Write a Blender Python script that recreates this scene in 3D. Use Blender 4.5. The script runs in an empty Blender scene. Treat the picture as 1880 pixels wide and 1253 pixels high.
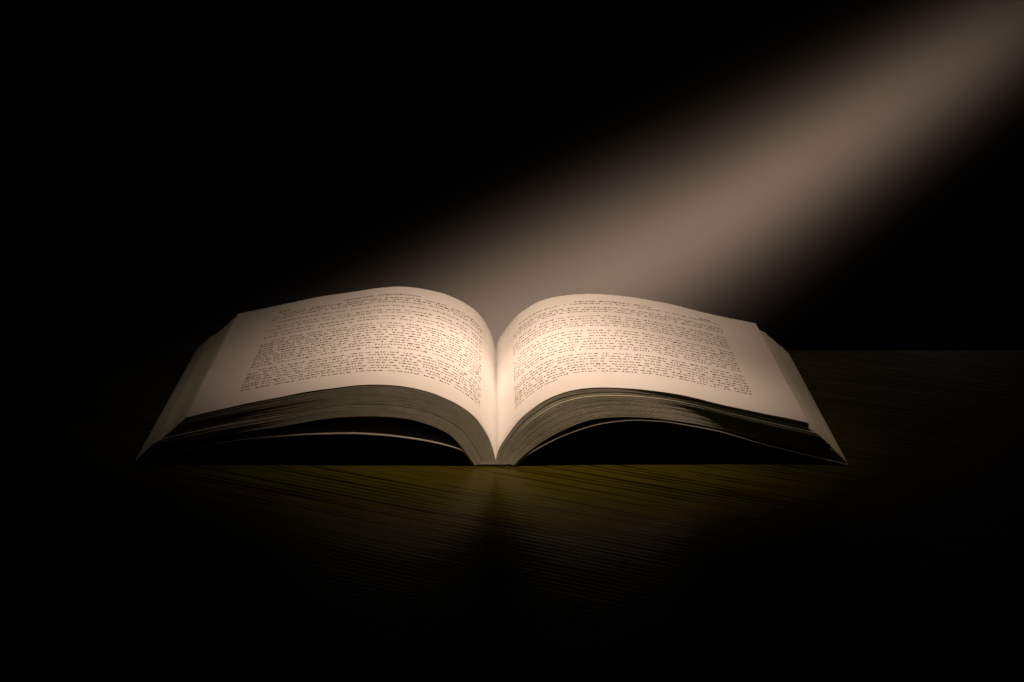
import bpy, bmesh, math, random
from mathutils import Vector, Matrix

random.seed(11)
scene = bpy.context.scene
COL = scene.collection
MM = 0.001

# ------------------------------------------------------------------ camera
cam_data = bpy.data.cameras.new("camera")
cam_data.sensor_width = 36.0
cam_data.lens = 36.0 * 4842.0 / 1880.0
cam_data.clip_start, cam_data.clip_end = 0.02, 50.0
cam = bpy.data.objects.new("camera", cam_data)
COL.objects.link(cam)
cam_fwd = Vector((0.0061957, 0.9799705, -0.1990464))
cam_right = Vector((0.9999808, -0.0060717, 0.0012332))
cam_up = cam_right.cross(cam_fwd).normalized()
m = Matrix((cam_right, cam_up, -cam_fwd)).transposed().to_4x4()
m.translation = Vector((0.0, -0.9353354, 0.236795))
cam.matrix_world = m
scene.camera = cam

# ------------------------------------------------------------------ world: a dark room
world = bpy.data.worlds.new("World")
scene.world = world
world.use_nodes = True
bg = world.node_tree.nodes["Background"]
bg.inputs["Color"].default_value = (0.0, 0.0, 0.0, 1)
bg.inputs["Strength"].default_value = 0.0
scene.view_settings.view_transform = 'Standard'
scene.view_settings.look = 'None'
scene.view_settings.exposure = 0.0
scene.view_settings.gamma = 1.0
scene.cycles.use_denoising = True
scene.cycles.denoising_prefilter = 'NONE'
scene.cycles.sample_clamp_indirect = 6.0
scene.cycles.max_bounces = 8


# ------------------------------------------------------------------ lamps
def beam_lamp(name, loc, target, power, colour, width_x, width_y, roll=0.0, sharp=1.0, size=0.004, cone=50):
    """A shaded lamp whose beam is bright on its axis and fades out smoothly to the
    sides (an elliptical lens): strength = exp(-((x/z/wx)^2 + (y/z/wy)^2)^sharp)."""
    ld = bpy.data.lights.new(name, 'SPOT')
    ld.energy = power
    ld.color = colour
    ld.spot_size = math.radians(cone)
    ld.spot_blend = 0.25
    ld.shadow_soft_size = size
    lo = bpy.data.objects.new(name, ld)
    COL.objects.link(lo)
    fw = (Vector(target) - Vector(loc)).normalized()
    ref = Vector((0, 1, 0)) if abs(fw.y) < 0.95 else Vector((0, 0, 1))
    rt = fw.cross(ref).normalized()
    up = rt.cross(fw)
    c, s = math.cos(roll), math.sin(roll)
    rt, up = c * rt + s * up, -s * rt + c * up
    mw = Matrix((rt, up, -fw)).transposed().to_4x4()
    mw.translation = Vector(loc)
    lo.matrix_world = mw
    ld.use_nodes = True
    nt = ld.node_tree
    em = nt.nodes["Emission"]
    geo = nt.nodes.new("ShaderNodeNewGeometry")

    def dot(v):
        n = nt.nodes.new("ShaderNodeVectorMath"); n.operation = 'DOT_PRODUCT'
        nt.links.new(geo.outputs["Incoming"], n.inputs[0]); n.inputs[1].default_value = v
        return n.outputs["Value"]

    def mth(op, a, b=None):
        n = nt.nodes.new("ShaderNodeMath"); n.operation = op
        for i, q in enumerate((a, b)):
            if q is None:
                continue
            if isinstance(q, (int, float)):
                n.inputs[i].default_value = q
            else:
                nt.links.new(q, n.inputs[i])
        return n.outputs[0]
    z = dot(fw)
    x = mth('DIVIDE', mth('DIVIDE', dot(rt), z), width_x)
    y = mth('DIVIDE', mth('DIVIDE', dot(up), z), width_y)
    q = mth('ADD', mth('MULTIPLY', x, x), mth('MULTIPLY', y, y))
    e = mth('EXPONENT', mth('MULTIPLY', mth('POWER', q, sharp), -1.0))
    nt.links.new(e, em.inputs["Strength"])
    return lo


WARM = (1.0, 0.705, 0.505)
# three shaded reading lamps over the book: two above the gutter, one above the head of the pages
beam_lamp("reading_lamp_light", (0.041, -0.089, 0.548), (0.014, 0.036, 0.01), 15.2, WARM, 0.149, 0.149, sharp=1.35, size=0.03)
beam_lamp("reading_lamp_light", (0.027, 0.136, 0.491), (0.0, 0.106, 0.01), 13.2, WARM, 0.112, 0.112, sharp=0.705, size=0.02)
beam_lamp("reading_lamp_light", (0.026, 0.249, 0.507), (0.023, 0.190, 0.01), 7.7, WARM, 0.152, 0.152, sharp=1.0, size=0.02)
# two lamps side by side throw the shaft of light across the wall behind the book
WALL_Y = 0.90
beam_lamp("shaft_lamp_light", (0.4474, WALL_Y - 0.5486, -0.0037), (0.0706, WALL_Y - 0.1439, -0.1449),
          24.7, WARM, 0.583 * 0.0993, 0.583, roll=0.3216, sharp=0.8883, size=0.01, cone=115)
beam_lamp("shaft_lamp_light", (0.4474, WALL_Y - 0.5486, -0.0037), (0.0490, WALL_Y - 0.2097, -0.1636),
          25.5, WARM, 0.304 * 0.219, 0.304, roll=0.3944, sharp=1.3313, size=0.01, cone=80)


# ------------------------------------------------------------------ helpers
def link(o):
    COL.objects.link(o)
    return o


def mesh_obj(name, verts, faces, mat, parent=None, smooth=False):
    me = bpy.data.meshes.new(name)
    me.from_pydata(verts, [], faces)
    me.update()
    if mat:
        me.materials.append(mat)
    if smooth:
        me.polygons.foreach_set("use_smooth", [True] * len(me.polygons))
    o = link(bpy.data.objects.new(name, me))
    if parent:
        o.parent = parent
    return o


def new_mat(name):
    mt = bpy.data.materials.new(name)
    mt.use_nodes = True
    nt = mt.node_tree
    return mt, nt, nt.nodes["Principled BSDF"]


def ramp(nt, src, stops):
    r = nt.nodes.new("ShaderNodeValToRGB")
    el = r.color_ramp.elements
    while len(el) > 1:
        el.remove(el[-1])
    el[0].position, el[0].color = stops[0][0], (*stops[0][1], 1)
    for p, c in stops[1:]:
        e = el.new(p); e.color = (*c, 1)
    nt.links.new(src, r.inputs["Fac"])
    return r.outputs["Color"]


def noise(nt, scale, detail=4.0, rough=0.55, vec=None, mapping=None):
    n = nt.nodes.new("ShaderNodeTexNoise")
    n.inputs["Scale"].default_value = scale
    n.inputs["Detail"].default_value = detail
    n.inputs["Roughness"].default_value = rough
    tc = nt.nodes.new("ShaderNodeTexCoord")
    if mapping:
        mp = nt.nodes.new("ShaderNodeMapping")
        mp.inputs["Rotation"].default_value = mapping[0]
        mp.inputs["Scale"].default_value = mapping[1]
        # rotate first, then stretch
        mp.vector_type = 'TEXTURE'
        mp.inputs["Scale"].default_value = [1.0 / v for v in mapping[1]]
        nt.links.new(tc.outputs["Object"], mp.inputs["Vector"])
        nt.links.new(mp.outputs["Vector"], n.inputs["Vector"])
    else:
        nt.links.new(tc.outputs["Object"], n.inputs["Vector"])
    return n.outputs["Fac"]


def bump(nt, bsdf, src, strength, dist):
    b = nt.nodes.new("ShaderNodeBump")
    b.inputs["Strength"].default_value = strength
    b.inputs["Distance"].default_value = dist
    nt.links.new(src, b.inputs["Height"])
    nt.links.new(b.outputs["Normal"], bsdf.inputs["Normal"])


# ------------------------------------------------------------------ materials
M_PAPER, nt, b = new_mat("page_paper")
f1 = noise(nt, 900, 3, 0.6)
f2 = noise(nt, 35, 3, 0.5)
mixn = nt.nodes.new("ShaderNodeMath"); mixn.operation = 'MULTIPLY_ADD'
nt.links.new(f2, mixn.inputs[0]); mixn.inputs[1].default_value = 0.5
nt.links.new(f1, mixn.inputs[2])
nt.links.new(ramp(nt, mixn.outputs[0], [(0.45, (0.70, 0.695, 0.685)), (1.05, (0.78, 0.775, 0.765))]), b.inputs["Base Color"])
b.inputs["Roughness"].default_value = 0.85
b.inputs["Specular IOR Level"].default_value = 0.2
bump(nt, b, f1, 0.25, 0.00025)

M_EDGE, nt, b = new_mat("page_edges")
e1 = noise(nt, 260, 4, 0.6)
nt.links.new(ramp(nt, e1, [(0.3, (0.555, 0.565, 0.47)), (0.7, (0.66, 0.665, 0.56))]), b.inputs["Base Color"])
b.inputs["Roughness"].default_value = 0.9
b.inputs["Specular IOR Level"].default_value = 0.1
bump(nt, b, noise(nt, 1500, 2, 0.6), 0.3, 0.0002)

M_CARD, nt, b = new_mat("cover_card")
c1 = noise(nt, 120, 4, 0.6)
nt.links.new(ramp(nt, c1, [(0.3, (0.27, 0.275, 0.25)), (0.7, (0.34, 0.345, 0.32))]), b.inputs["Base Color"])
b.inputs["Roughness"].default_value = 0.6

M_CARDEDGE, nt, b = new_mat("cover_card_edge")
nt.links.new(ramp(nt, noise(nt, 400, 4, 0.6), [(0.3, (0.60, 0.58, 0.55)), (0.7, (0.76, 0.74, 0.71))]), b.inputs["Base Color"])
b.inputs["Roughness"].default_value = 0.8

M_INK, nt, b = new_mat("printing_ink")
b.inputs["Base Color"].default_value = (0.085, 0.068, 0.055, 1)
b.inputs["Roughness"].default_value = 0.8
b.inputs["Specular IOR Level"].default_value = 0.1

M_GLUE, nt, b = new_mat("spine_glue")
nt.links.new(ramp(nt, noise(nt, 700, 3), [(0.3, (0.02, 0.019, 0.015)), (0.7, (0.11, 0.10, 0.08))]), b.inputs["Base Color"])
b.inputs["Roughness"].default_value = 0.7

M_WOOD, nt, b = new_mat("dark_wood")
ROT = (0, 0, math.radians(-36))
g1 = noise(nt, 150, 4, 0.6, mapping=(ROT, (0.05, 1.3, 1)))
g2 = noise(nt, 620, 4, 0.65, mapping=(ROT, (0.035, 1.1, 1)))
g3 = noise(nt, 22, 3, 0.5, mapping=(ROT, (0.35, 1.0, 1)))
# ribbed early wood: bands across the grain, broken up by the noises
wv = nt.nodes.new("ShaderNodeTexWave")
wv.wave_type, wv.bands_direction, wv.wave_profile = 'BANDS', 'Y', 'SIN'
wv.inputs["Scale"].default_value = 88
wv.inputs["Distortion"].default_value = 2.2
wv.inputs["Detail"].default_value = 3
wv.inputs["Detail Scale"].default_value = 0.35
tc = nt.nodes.new("ShaderNodeTexCoord")
mp = nt.nodes.new("ShaderNodeMapping"); mp.vector_type = 'TEXTURE'
mp.inputs["Rotation"].default_value = ROT
mp.inputs["Scale"].default_value = (9, 1, 1)
nt.links.new(tc.outputs["Object"], mp.inputs["Vector"]); nt.links.new(mp.outputs["Vector"], wv.inputs["Vector"])


def madd(x, k, y):
    n = nt.nodes.new("ShaderNodeMath"); n.operation = 'MULTIPLY_ADD'
    nt.links.new(x, n.inputs[0]); n.inputs[1].default_value = k; nt.links.new(y, n.inputs[2])
    return n.outputs[0]


ad = madd(g2, 0.5, g1)                       # 0.3 .. 1.2
ad = madd(wv.outputs["Fac"], 0.22, ad)
tone = madd(g3, 0.45, ad)
nt.links.new(ramp(nt, tone, [(0.0, (0.006, 0.005, 0.0008)), (0.78, (0.0075, 0.006, 0.0009)), (1.06, (0.0160, 0.0138, 0.0014)), (1.32, (0.050, 0.044, 0.0035))]),
             b.inputs["Base Color"])
rr = nt.nodes.new("ShaderNodeMapRange")
rr.inputs["From Min"].default_value, rr.inputs["From Max"].default_value = 0.5, 1.1
rr.inputs["To Min"].default_value, rr.inputs["To Max"].default_value = 0.25, 0.16
nt.links.new(ad, rr.inputs["Value"])
nt.links.new(rr.outputs["Result"], b.inputs["Roughness"])
b.inputs["Specular IOR Level"].default_value = 0.15
b.inputs["Specular Tint"].default_value = (1.0, 0.88, 0.30, 1)
bump(nt, b, ad, 0.35, 0.0004)

M_WALL, nt, b = new_mat("wall_paint")
nt.links.new(ramp(nt, noise(nt, 3, 3), [(0.3, (0.19, 0.187, 0.190)), (0.7, (0.21, 0.207, 0.210))]), b.inputs["Base Color"])
b.inputs["Roughness"].default_value = 1.0
b.inputs["Specular IOR Level"].default_value = 0.0

# ------------------------------------------------------------------ wall
wall = mesh_obj("wall", [(-2, WALL_Y, -0.9), (2, WALL_Y, -0.9), (2, WALL_Y, 1.6), (-2, WALL_Y, 1.6),
                         (-2, WALL_Y + .1, -0.9), (2, WALL_Y + .1, -0.9), (2, WALL_Y + .1, 1.6), (-2, WALL_Y + .1, 1.6)],
                [(0, 1, 2, 3), (7, 6, 5, 4), (0, 4, 5, 1), (3, 2, 6, 7), (0, 3, 7, 4), (1, 5, 6, 2)], M_WALL)
wall["kind"] = "structure"

# ------------------------------------------------------------------ table
bm = bmesh.new()
bmesh.ops.create_cube(bm, size=1.0)
for v in bm.verts:
    v.co = Vector((v.co.x * 1.7, v.co.y * 1.25 - 0.412, v.co.z * 0.032 - 0.016))
bmesh.ops.bevel(bm, geom=bm.edges[:], offset=0.003, segments=3, affect='EDGES')
me = bpy.data.meshes.new("table"); bm.to_mesh(me); bm.free()
me.materials.append(M_WOOD)
table = link(bpy.data.objects.new("table", me))
table["label"] = "dark brown wooden table top with slanting grain under the open book"
table["category"] = "table"

# ------------------------------------------------------------------ book profiles (mm, seen from the foot of the book)
LT = [(-0.03, 2.25), (-0.85, 5.84), (-2.55, 10.85), (-5.95, 16.56), (-9.51, 20.32), (-14.85, 23.88), (-19.4, 26.01), (-23.66, 27.67), (-32.49, 29.62), (-41.32, 30.49), (-50.14, 30.17), (-59.0, 28.95), (-69.24, 27.38), (-81.13, 25.23), (-89.08, 23.59), (-101.0, 20.89), (-112.94, 18.2)]
RT = [(0.03, 2.25), (1.25, 6.76), (4.7, 12.27), (7.93, 16.66), (11.3, 20.01), (17.92, 24.73), (24.54, 27.44), (31.17, 28.8), (39.97, 29.35), (48.88, 29.02), (57.72, 28.13), (64.35, 27.12), (73.25, 25.31), (81.25, 23.4), (96.36, 19.83), (105.88, 17.86), (114.15, 16.12)]
LB = [(-7.76, 0.45), (-10.93, 4.92), (-14.9, 10.03), (-19.29, 13.38), (-28.16, 16.76), (-36.99, 18.25), (-45.84, 18.7), (-54.7, 18.4), (-63.63, 17.48), (-72.43, 15.88), (-81.32, 14.23), (-95.24, 11.89), (-110.43, 9.24), (-125.24, 5.77), (-130.3, 2.7)]
RB = [(6.77, 0.45), (11.33, 4.91), (20.2, 11.31), (28.97, 15.63), (35.7, 17.69), (42.24, 18.45), (48.99, 18.6), (57.73, 18.05), (64.49, 17.15), (77.43, 14.8), (96.61, 9.4), (111.01, 5.75), (129.1, 0.5)]
LC = [(-8.3, 0.45), (-10.6, 3.9), (-12.9, 6.55), (-23.83, 9.5), (-37.12, 11.55), (-45.85, 12.28), (-53.42, 12.59), (-67.67, 12.23), (-75.61, 11.68), (-93.29, 10.0), (-109.23, 7.0), (-123.2, 3.7), (-131.78, 1.9)]
RC = [(7.3, 0.45), (12.72, 5.2), (17.98, 8.45), (24.62, 11.76), (33.48, 14.96), (40.08, 16.55), (49.0, 17.58), (57.85, 17.32), (65.48, 16.4), (81.42, 13.1), (96.62, 8.5), (110.95, 4.8), (129.28, 0.15)]
PAGE_H = 0.200


def catmull(pts, n):
    """Smooth curve through the points, resampled to n+1 points evenly spaced along it."""
    P = [Vector((a * MM, c * MM)) for a, c in pts]
    P = [2 * P[0] - P[1]] + P + [2 * P[-1] - P[-2]]
    dense = []
    for i in range(1, len(P) - 2):
        a, b_, c, d = P[i - 1], P[i], P[i + 1], P[i + 2]
        for k in range(24):
            t = k / 24
            dense.append(0.5 * ((2 * b_) + (c - a) * t + (2 * a - 5 * b_ + 4 * c - d) * t * t + (3 * b_ - a - 3 * c + d) * t ** 3))
    dense.append(P[-2])
    acc = [0.0]
    for i in range(1, len(dense)):
        acc.append(acc[-1] + (dense[i] - dense[i - 1]).length)
    out, j = [], 0
    for k in range(n + 1):
        s = acc[-1] * k / n
        while j < len(acc) - 2 and acc[j + 1] < s:
            j += 1
        seg = acc[j + 1] - acc[j]
        out.append(dense[j].lerp(dense[j + 1], (s - acc[j]) / seg if seg > 0 else 0))
    return out, acc[-1]


K = 72
TOP = {-1: catmull(LT, K), 1: catmull(RT, K)}
BOT = {-1: catmull(LB, K), 1: catmull(RB, K)}


def sstep(a, b_, x):
    t = min(1, max(0, (x - a) / (b_ - a)))
    return t * t * (3 - 2 * t)


def sheet_point(side, t, u, y):
    """Point on the leaf at depth t of the stack (0 top, 1 bottom), u along it from the
    spine (0) to the fore edge (1), y from the foot of the page (0) to the head (1)."""
    k = min(K - 1, int(u * K))
    fr = u * K - k
    a = TOP[side][0][k].lerp(TOP[side][0][k + 1], fr)
    c = BOT[side][0][k].lerp(BOT[side][0][k + 1], fr)
    p = a.lerp(c, t)
    x, z = p.x, p.y
    if side == 1:                                   # right half: fore edge steps, and the head sags a little
        x -= 0.0018 * sstep(0.75, 1.0, u) * math.exp(-((t - 0.13) / 0.08) ** 2)
        z -= 0.0024 * y * sstep(0.0, 0.4, u) * (1 - t)
    else:
        z -= 0.0004 * y * sstep(0.1, 0.5, u) * (1 - t)
    return x, z


book = link(bpy.data.objects.new("open_book", None))
book.location = (0, 0, 0)
book["label"] = "thick open paperback lying face up with cream pages lit from above"
book["category"] = "book"


# ------------------------------------------------------------------ the two printed leaves
def page_height(side, u, y):
    return (0.00028 + 0.00013 * math.sin(9.0 * y + 7 * u * side) + 0.00010 * math.sin(23 * u + 4 * y) + 0.00004 * math.sin(41 * u - 13 * y + 2 * math.sin(5 * y))) * sstep(0.1, 0.5, u)


def leaf_pos(side, u, y, lift=0.0):
    x, z = sheet_point(side, 0.0, u, y)
    x2, z2 = sheet_point(side, 0.0, min(1, u + 0.004), y)
    x1, z1 = sheet_point(side, 0.0, max(0, u - 0.004), y)
    tx, tz = x2 - x1, z2 - z1
    ln = math.hypot(tx, tz)
    nx, nz = -tz / ln * side, tx / ln * side
    h = page_height(side, u, y) + lift
    return Vector((x + nx * h, y * PAGE_H, z + nz * h))


def make_page(side, t_thick=0.00010):
    NU, NY = 96, 26
    verts, faces = [], []
    for lay in (0, 1):
        for i in range(NU + 1):
            for j in range(NY + 1):
                u, y = i / NU, j / NY
                uu = u
                if i == NU:
                    uu = 1.0 - 0.0012 * (1 + math.sin(17 * y + side))    # the trimmed edge is not perfectly straight
                verts.append(leaf_pos(side, uu, y, 0.00002 if lay == 0 else -t_thick))
    W = NY + 1
    base = (NU + 1) * W
    for i in range(NU):
        for j in range(NY):
            q = (i * W + j, (i + 1) * W + j, (i + 1) * W + j + 1, i * W + j + 1)
            faces.append(q if side == 1 else q[::-1])
            q2 = tuple(base + k for k in q)
            faces.append(q2[::-1] if side == 1 else q2)
    border = [(i * W, (i + 1) * W) for i in range(NU)] + [((i + 1) * W + NY, i * W + NY) for i in range(NU)] + \
             [(NU * W + j, NU * W + j + 1) for j in range(NY)] + [(j + 1, j) for j in range(NY)]
    for a, c in border:
        q = (a, base + a, base + c, c)
        faces.append(q if side == 1 else q[::-1])
    return mesh_obj("page", verts, faces, M_PAPER, book, smooth=False)


page_l = make_page(-1)
page_r = make_page(1)
for pg in (page_l, page_r):
    for p in pg.data.polygons:
        p.use_smooth = True
    pg.data.set_sharp_from_angle(angle=math.radians(40)) if hasattr(pg.data, "set_sharp_from_angle") else None


# ------------------------------------------------------------------ leaves under them: real sheets, joined into blocks
def make_block(side, t0, t1, n, recess, jitter, name="page_block", end_shift=0.0, seed=0):
    rnd = random.Random(seed)
    verts, faces = [], []
    us = [k / 60 for k in range(61)]
    grp_y = grp_e = 0.0
    ts = [t0]
    w = [rnd.uniform(0.75, 1.25) for _ in range(n)]
    tot = sum(w)
    for q in w:
        ts.append(ts[-1] + (t1 - t0) * q / tot)
    for s in range(n):
        if s % rnd.choice((5, 8, 11, 13)) == 0:
            grp_y = rnd.gauss(0, jitter * 1.2)
            grp_e = rnd.gauss(0, 0.0015)
        fy = grp_y + rnd.gauss(0, jitter)
        fe = grp_e + rnd.gauss(0, 0.0006) + end_shift
        ta, tb = ts[s], ts[s] + (ts[s + 1] - ts[s]) * 0.95
        ph = rnd.uniform(0, 6.28)
        b0 = len(verts)
        for u in us:
            uu = u * (1 - max(0.0, -fe)) if fe < 0 else u
            front = recess(u, (ta - t0) / (t1 - t0)) + fy * (0.35 + 5.5 * sstep(0.5, 0.9, u)) + 0.000010 * math.sin(31 * u + ph) + 0.000005 * math.sin(83 * u + 2 * ph)
            for yy in (front, PAGE_H - abs(fy) * 0.5):
                for t in (ta, tb):
                    x, z = sheet_point(side, t, min(1, uu), yy / PAGE_H)
                    if fe > 0 and u > 0.9:
                        x += side * fe * 0.12 * (u - 0.9) * 10 * 0.5
                    verts.append((x, yy, z))
        for k in range(60):
            a, c = b0 + 4 * k, b0 + 4 * k + 4
            # order: 0 front/top 1 front/bottom 2 back/top 3 back/bottom
            qs = [(a, c, c + 2, a + 2), (a + 1, a + 3, c + 3, c + 1), (a, a + 1, c + 1, c), (a + 2, c + 2, c + 3, a + 3)]
            faces.extend(qs if side == 1 else [q[::-1] for q in qs])
        a, c = b0, b0 + 240
        qs = [(a, a + 2, a + 3, a + 1), (c, c + 1, c + 3, c + 2)]
        faces.extend(qs if side == 1 else [q[::-1] for q in qs])
    o = mesh_obj(name, verts, faces, M_EDGE, book)
    o["kind"] = "stuff"
    return o


# left: a thick block above a slit, a thinner one below it
make_block(-1, 0.014, 0.580, 84, lambda u, q: 0.00002 + 0.00008 * q + 0.0008 * q * sstep(0.6, 0.95, u), 0.000014, seed=4)
make_block(-1, 0.606, 0.985, 54, lambda u, q: 0.00004 + 0.0012 * q * sstep(0.55, 0.95, u), 0.000018, end_shift=0.016, seed=5)
# right: a looser bundle under the top leaf, then the main block standing proud of it near the spine
far = lambda u: sstep(0.38, 0.88, u)
make_block(1, 0.014, 0.12, 15, lambda u, q: 0.00003 + 0.0008 * far(u), 0.000012, seed=6)
make_block(1, 0.135, 0.215, 11, lambda u, q: 0.00012 + 0.0010 * far(u) + 0.0006 * q * far(u), 0.000014, seed=7)
make_block(1, 0.235, 0.985, 96, lambda u, q: -0.0006 * sstep(0.03, 0.2, u) + 0.0009 * sstep(0.36, 0.72, u) + 0.0034 * q * sstep(0.42, 0.88, u), 0.000022, seed=8)


# ------------------------------------------------------------------ cover: two boards and the spine between them
def board(name, pts, side, thick=0.00024, out=0.0005):
    P, ln = catmull(pts, 64)
    verts, faces = [], []
    for i, p in enumerate(P):
        q0, q1 = P[max(0, i - 1)], P[min(len(P) - 1, i + 1)]
        tx, tz = (q1 - q0).x, (q1 - q0).y
        l2 = math.hypot(tx, tz)
        nx, nz = -tz / l2 * side, tx / l2 * side
        f = 0.0002 + 0.0010 * (1 - sstep(0.02, 0.075, i / 64)) - (out + 0.0002) * (1 - sstep(0.42, 0.66, i / 64)) + (0.0016 if side == 1 else 0.0008) * sstep(0.5, 0.8, i / 64) + 0.00012 * math.sin(i * 0.21)
        for yy in (f, PAGE_H + 0.001):
            for h in (0, -thick):
                verts.append((p.x + nx * h, yy, p.y + nz * h))
    n = len(P) - 1
    for k in range(n):
        a, c = 4 * k, 4 * k + 4
        qs = [(a, c, c + 2, a + 2), (a + 1, a + 3, c + 3, c + 1), (a, a + 1, c + 1, c), (a + 2, c + 2, c + 3, a + 3)]
        faces.extend(qs if side == 1 else [q[::-1] for q in qs])
    a, c = 0, 4 * n
    qs = [(a, a + 2, a + 3, a + 1), (c, c + 1, c + 3, c + 2)]
    faces.extend(qs if side == 1 else [q[::-1] for q in qs])
    o = mesh_obj(name, verts, faces, M_CARD, book)
    o.data.materials.append(M_CARDEDGE)
    for i, p in enumerate(o.data.polygons):
        if i >= 4 * n or i % 4 >= 2:
            p.material_index = 1
    return o


board("front_cover", LC, -1)
board("back_cover", RC, 1)

# the glued back of the pages (a low ridge under the gutter) and the dark ragged strip of spine below it
def ridge(name, top_of, z0, front, mat):
    verts, faces = [], []
    n = 48
    for i in range(n + 1):
        x = -0.0079 + 0.0148 * i / n
        top, f = top_of(i, x), front(i)
        verts.extend([(x, f, top), (x, f, z0), (x, PAGE_H + .0005, top), (x, PAGE_H + .0005, z0)])
    for k in range(n):
        a, c = 4 * k, 4 * k + 4
        faces.extend([(a, c, c + 2, a + 2), (a + 1, a + 3, c + 3, c + 1), (a, a + 1, c + 1, c), (a + 2, c + 2, c + 3, a + 3)])
    faces.extend([(0, 2, 3, 1), (4 * n, 4 * n + 1, 4 * n + 3, 4 * n + 2)])
    return mesh_obj(name, verts, faces, mat, book)


def tent(i, x):
    e = 1 - (x / -0.0079 if x < 0 else x / 0.0069)
    return 0.00082 + 0.00145 * max(0.0, e)


ridge("binding", tent, 0.00080, lambda i: 0.00001 + 0.00002 * math.sin(i * 1.3), M_EDGE)
ridge("spine", lambda i, x: 0.00070 + 0.00022 * math.sin(i * 1.7) * math.sin(i * 0.63 + 1) - 0.0001, 0.00006,
      lambda i: 0.00010 + 0.00012 * math.sin(i * 2.3), M_GLUE)

# ------------------------------------------------------------------ printed text
LEFT_HEAD, LEFT_NO = "Amanda Stephenson", "244"
RIGHT_HEAD, RIGHT_NO = "Uncle Bridget's Shoe", "245"
LEFT = """from selling slowly. Harold then careful-
ly that any I really was the last legend and
knew what I had been told once, but I had not
impressed on my mind that the elder cheque should
be spent on the grand old house and for the
roomy place we wanted. At your age, Amanda, the
properly, because they were a house of rather
shy people. It was a pleasure for him to be asked
and the two of us went under the table. And then
there was that afternoon I told the daughter who
would not sell it, asking her to sit by the door
and leave the matter where it stood for the year.
She said nothing more and I stayed until the wind
had fallen, and the last of the guests had gone
from the garden, so that we were left alone with
the lamp and a tray of cups that no one washed.
I looked at her face, I forget how long,
and thought of it often, humming the same old
tune through the long night, asking what it was
that I had wanted. And all of us are waiting for
an answer. And all the while she stood up and
gave me an eventful deal of that aching winter.
She put me, finally, down where she was warm and
it was my duty, that she was a lead informant for
although the hope would come that she had been
left in an understanding with a few small words
to say that hell broke loose would be an under-""".split("\n")
RIGHT = """statement. I looked at her, there were letters,
because like the rest she had come through every
winter and I had spoken to her before. A careful
woman, and a small one, with a purse, a good coat
and I had it in mind that she should be asked to
join us by the stairs. That was before we had the
telephone put in and a light above the door. They
could find no one who would say what was meant by
I understood with such a shock what it was about
that I could not find a word for the postman, and
I handed it over with a few shillings to the girl
who stood there. And that is how I had brought it
home, in my hand, and I never was asked for it.
I could not, and then I had to be given good time
to think it out, before the whole house stirred.
Nobody heard, but I had hold of the small end of
the thread and I meant to pull. They would sit on
the step and have it out, though the gate was up
and the brother of that man was high on the hill.
Whatever else there was, it had exploded grandly
in the yard, with the smoke and shouting, and the
light in the passage burned out. I should have
gone with them, and then I had seen the last of
flashed and then it had been a light in the hall
of doubt and what she felt of that about it. It was
that out of mist""".split("\n")
# baselines of the rows, mm above the foot of the page
LEFT_ROWS = [174.1, 169.6, 164.5, 155.3, 145.6, 140.2, 131.8, 125.6, 116.4, 111.3, 107.3, 102.3, 97.4, 92.5, 87.6, 82.8, 78.1, 73.4, 67.8, 58.6, 54.0, 48.6, 44.2, 39.8, 34.5, 30.2, 25.0]
RIGHT_ROWS = [176.3, 166.9, 162.3, 157.3, 146.1, 140.3, 134.5, 129.2, 124.2, 112.9, 107.4, 101.3, 95.4, 90.0, 84.7, 79.4, 74.8, 64.9, 59.8, 55.2, 49.8, 44.8, 40.3, 35.4, 30.8, 25.8]


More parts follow.
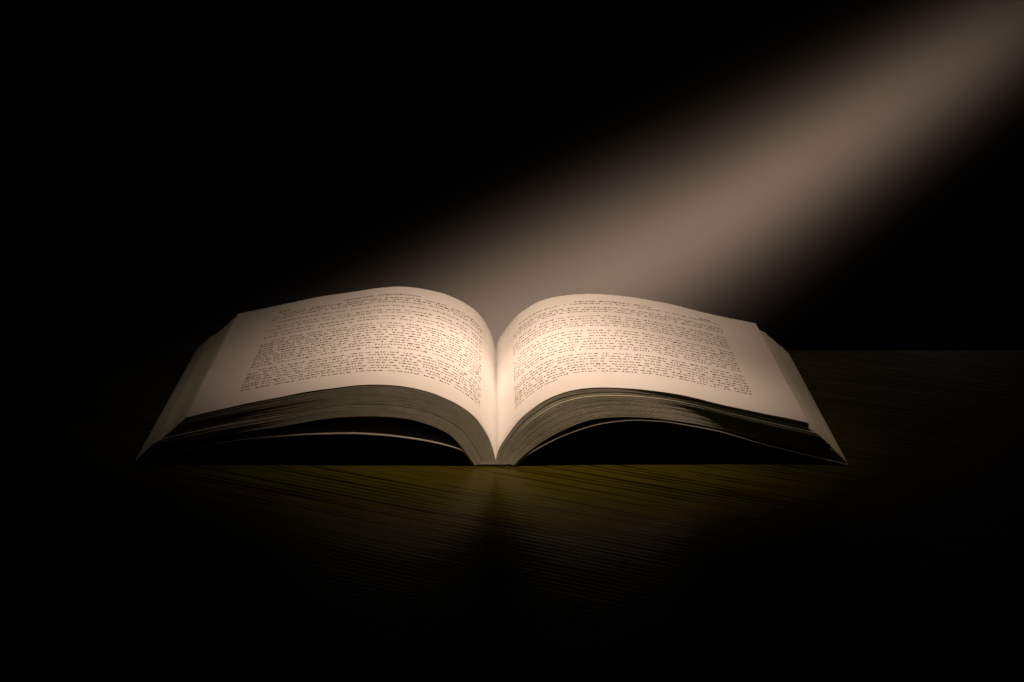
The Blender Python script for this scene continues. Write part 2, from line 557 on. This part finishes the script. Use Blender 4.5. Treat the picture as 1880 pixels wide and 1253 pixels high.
def text_mesh(body, shear=0.0, bold=0.0, space=1.0):
    cu = bpy.data.curves.new("text", 'FONT')
    cu.body = body
    cu.size = 1.0
    cu.shear = shear
    cu.space_character = space
    cu.space_word = 1.05
    cu.resolution_u = 2
    cu.offset = bold
    cu.fill_mode = 'FRONT'
    ob = bpy.data.objects.new("text", cu)
    COL.objects.link(ob)
    bpy.context.view_layer.update()
    dg = bpy.context.evaluated_depsgraph_get()
    me = ob.evaluated_get(dg).to_mesh()
    vs = [tuple(v.co) for v in me.vertices]
    fs = [tuple(p.vertices) for p in me.polygons]
    ob.evaluated_get(dg).to_mesh_clear()
    bpy.data.objects.remove(ob)
    bpy.data.curves.remove(cu)
    return vs, fs


def print_page(side, lines, head, number):
    """Set the type on the flat page (s across from the left margin, depth from the foot), then bend it over the leaf."""
    L = TOP[side][1]
    s_in, s_out = 0.0155, 0.1095
    y_foot, y_head = 0.0235, 0.171
    verts, faces = [], []

    def put(vs, fs, x_at, y_at, sx, sy):
        b0 = len(verts)
        for vx, vy, _ in vs:
            s = x_at + vx * sx                     # metres from the left edge of the column
            d = (s_out - s) if side == -1 else (s_in + s - 0.0)
            u = min(1, max(0, d / L))
            verts.append(leaf_pos(side, u, (y_at + vy * sy) / PAGE_H, 0.00007))
        faces.extend(tuple(b0 + k for k in f) for f in fs)

    width = s_out - s_in
    rows = LEFT_ROWS if side == -1 else RIGHT_ROWS
    for i, line in enumerate(lines):
        vs, fs = text_mesh(line, bold=0.008, space=1.06)
        w = max(v[0] for v in vs)
        indent = 0.004 if i == 0 or rows[i - 1] - rows[i] > 8 else 0.0
        sx = (width - indent) / w if len(line) > 30 else 0.0029
        put(vs, fs, indent, rows[i] * MM - 0.0006, sx, 0.0028)
    vs, fs = text_mesh(head, shear=0.35, bold=0.004)
    w = max(v[0] for v in vs)
    put(vs, fs, width / 2 - w * 0.0040 / 2, y_head + 0.0095, 0.0040, 0.0038)
    vs, fs = text_mesh(number, bold=0.004)
    put(vs, fs, 0.002 if side == -1 else width - 0.009, y_head + 0.0085, 0.0036, 0.0034)
    o = mesh_obj("printed_text", verts, faces, M_INK, page_l if side == -1 else page_r)
    return o


print_page(-1, LEFT, LEFT_HEAD, LEFT_NO)
print_page(1, RIGHT, RIGHT_HEAD, RIGHT_NO)
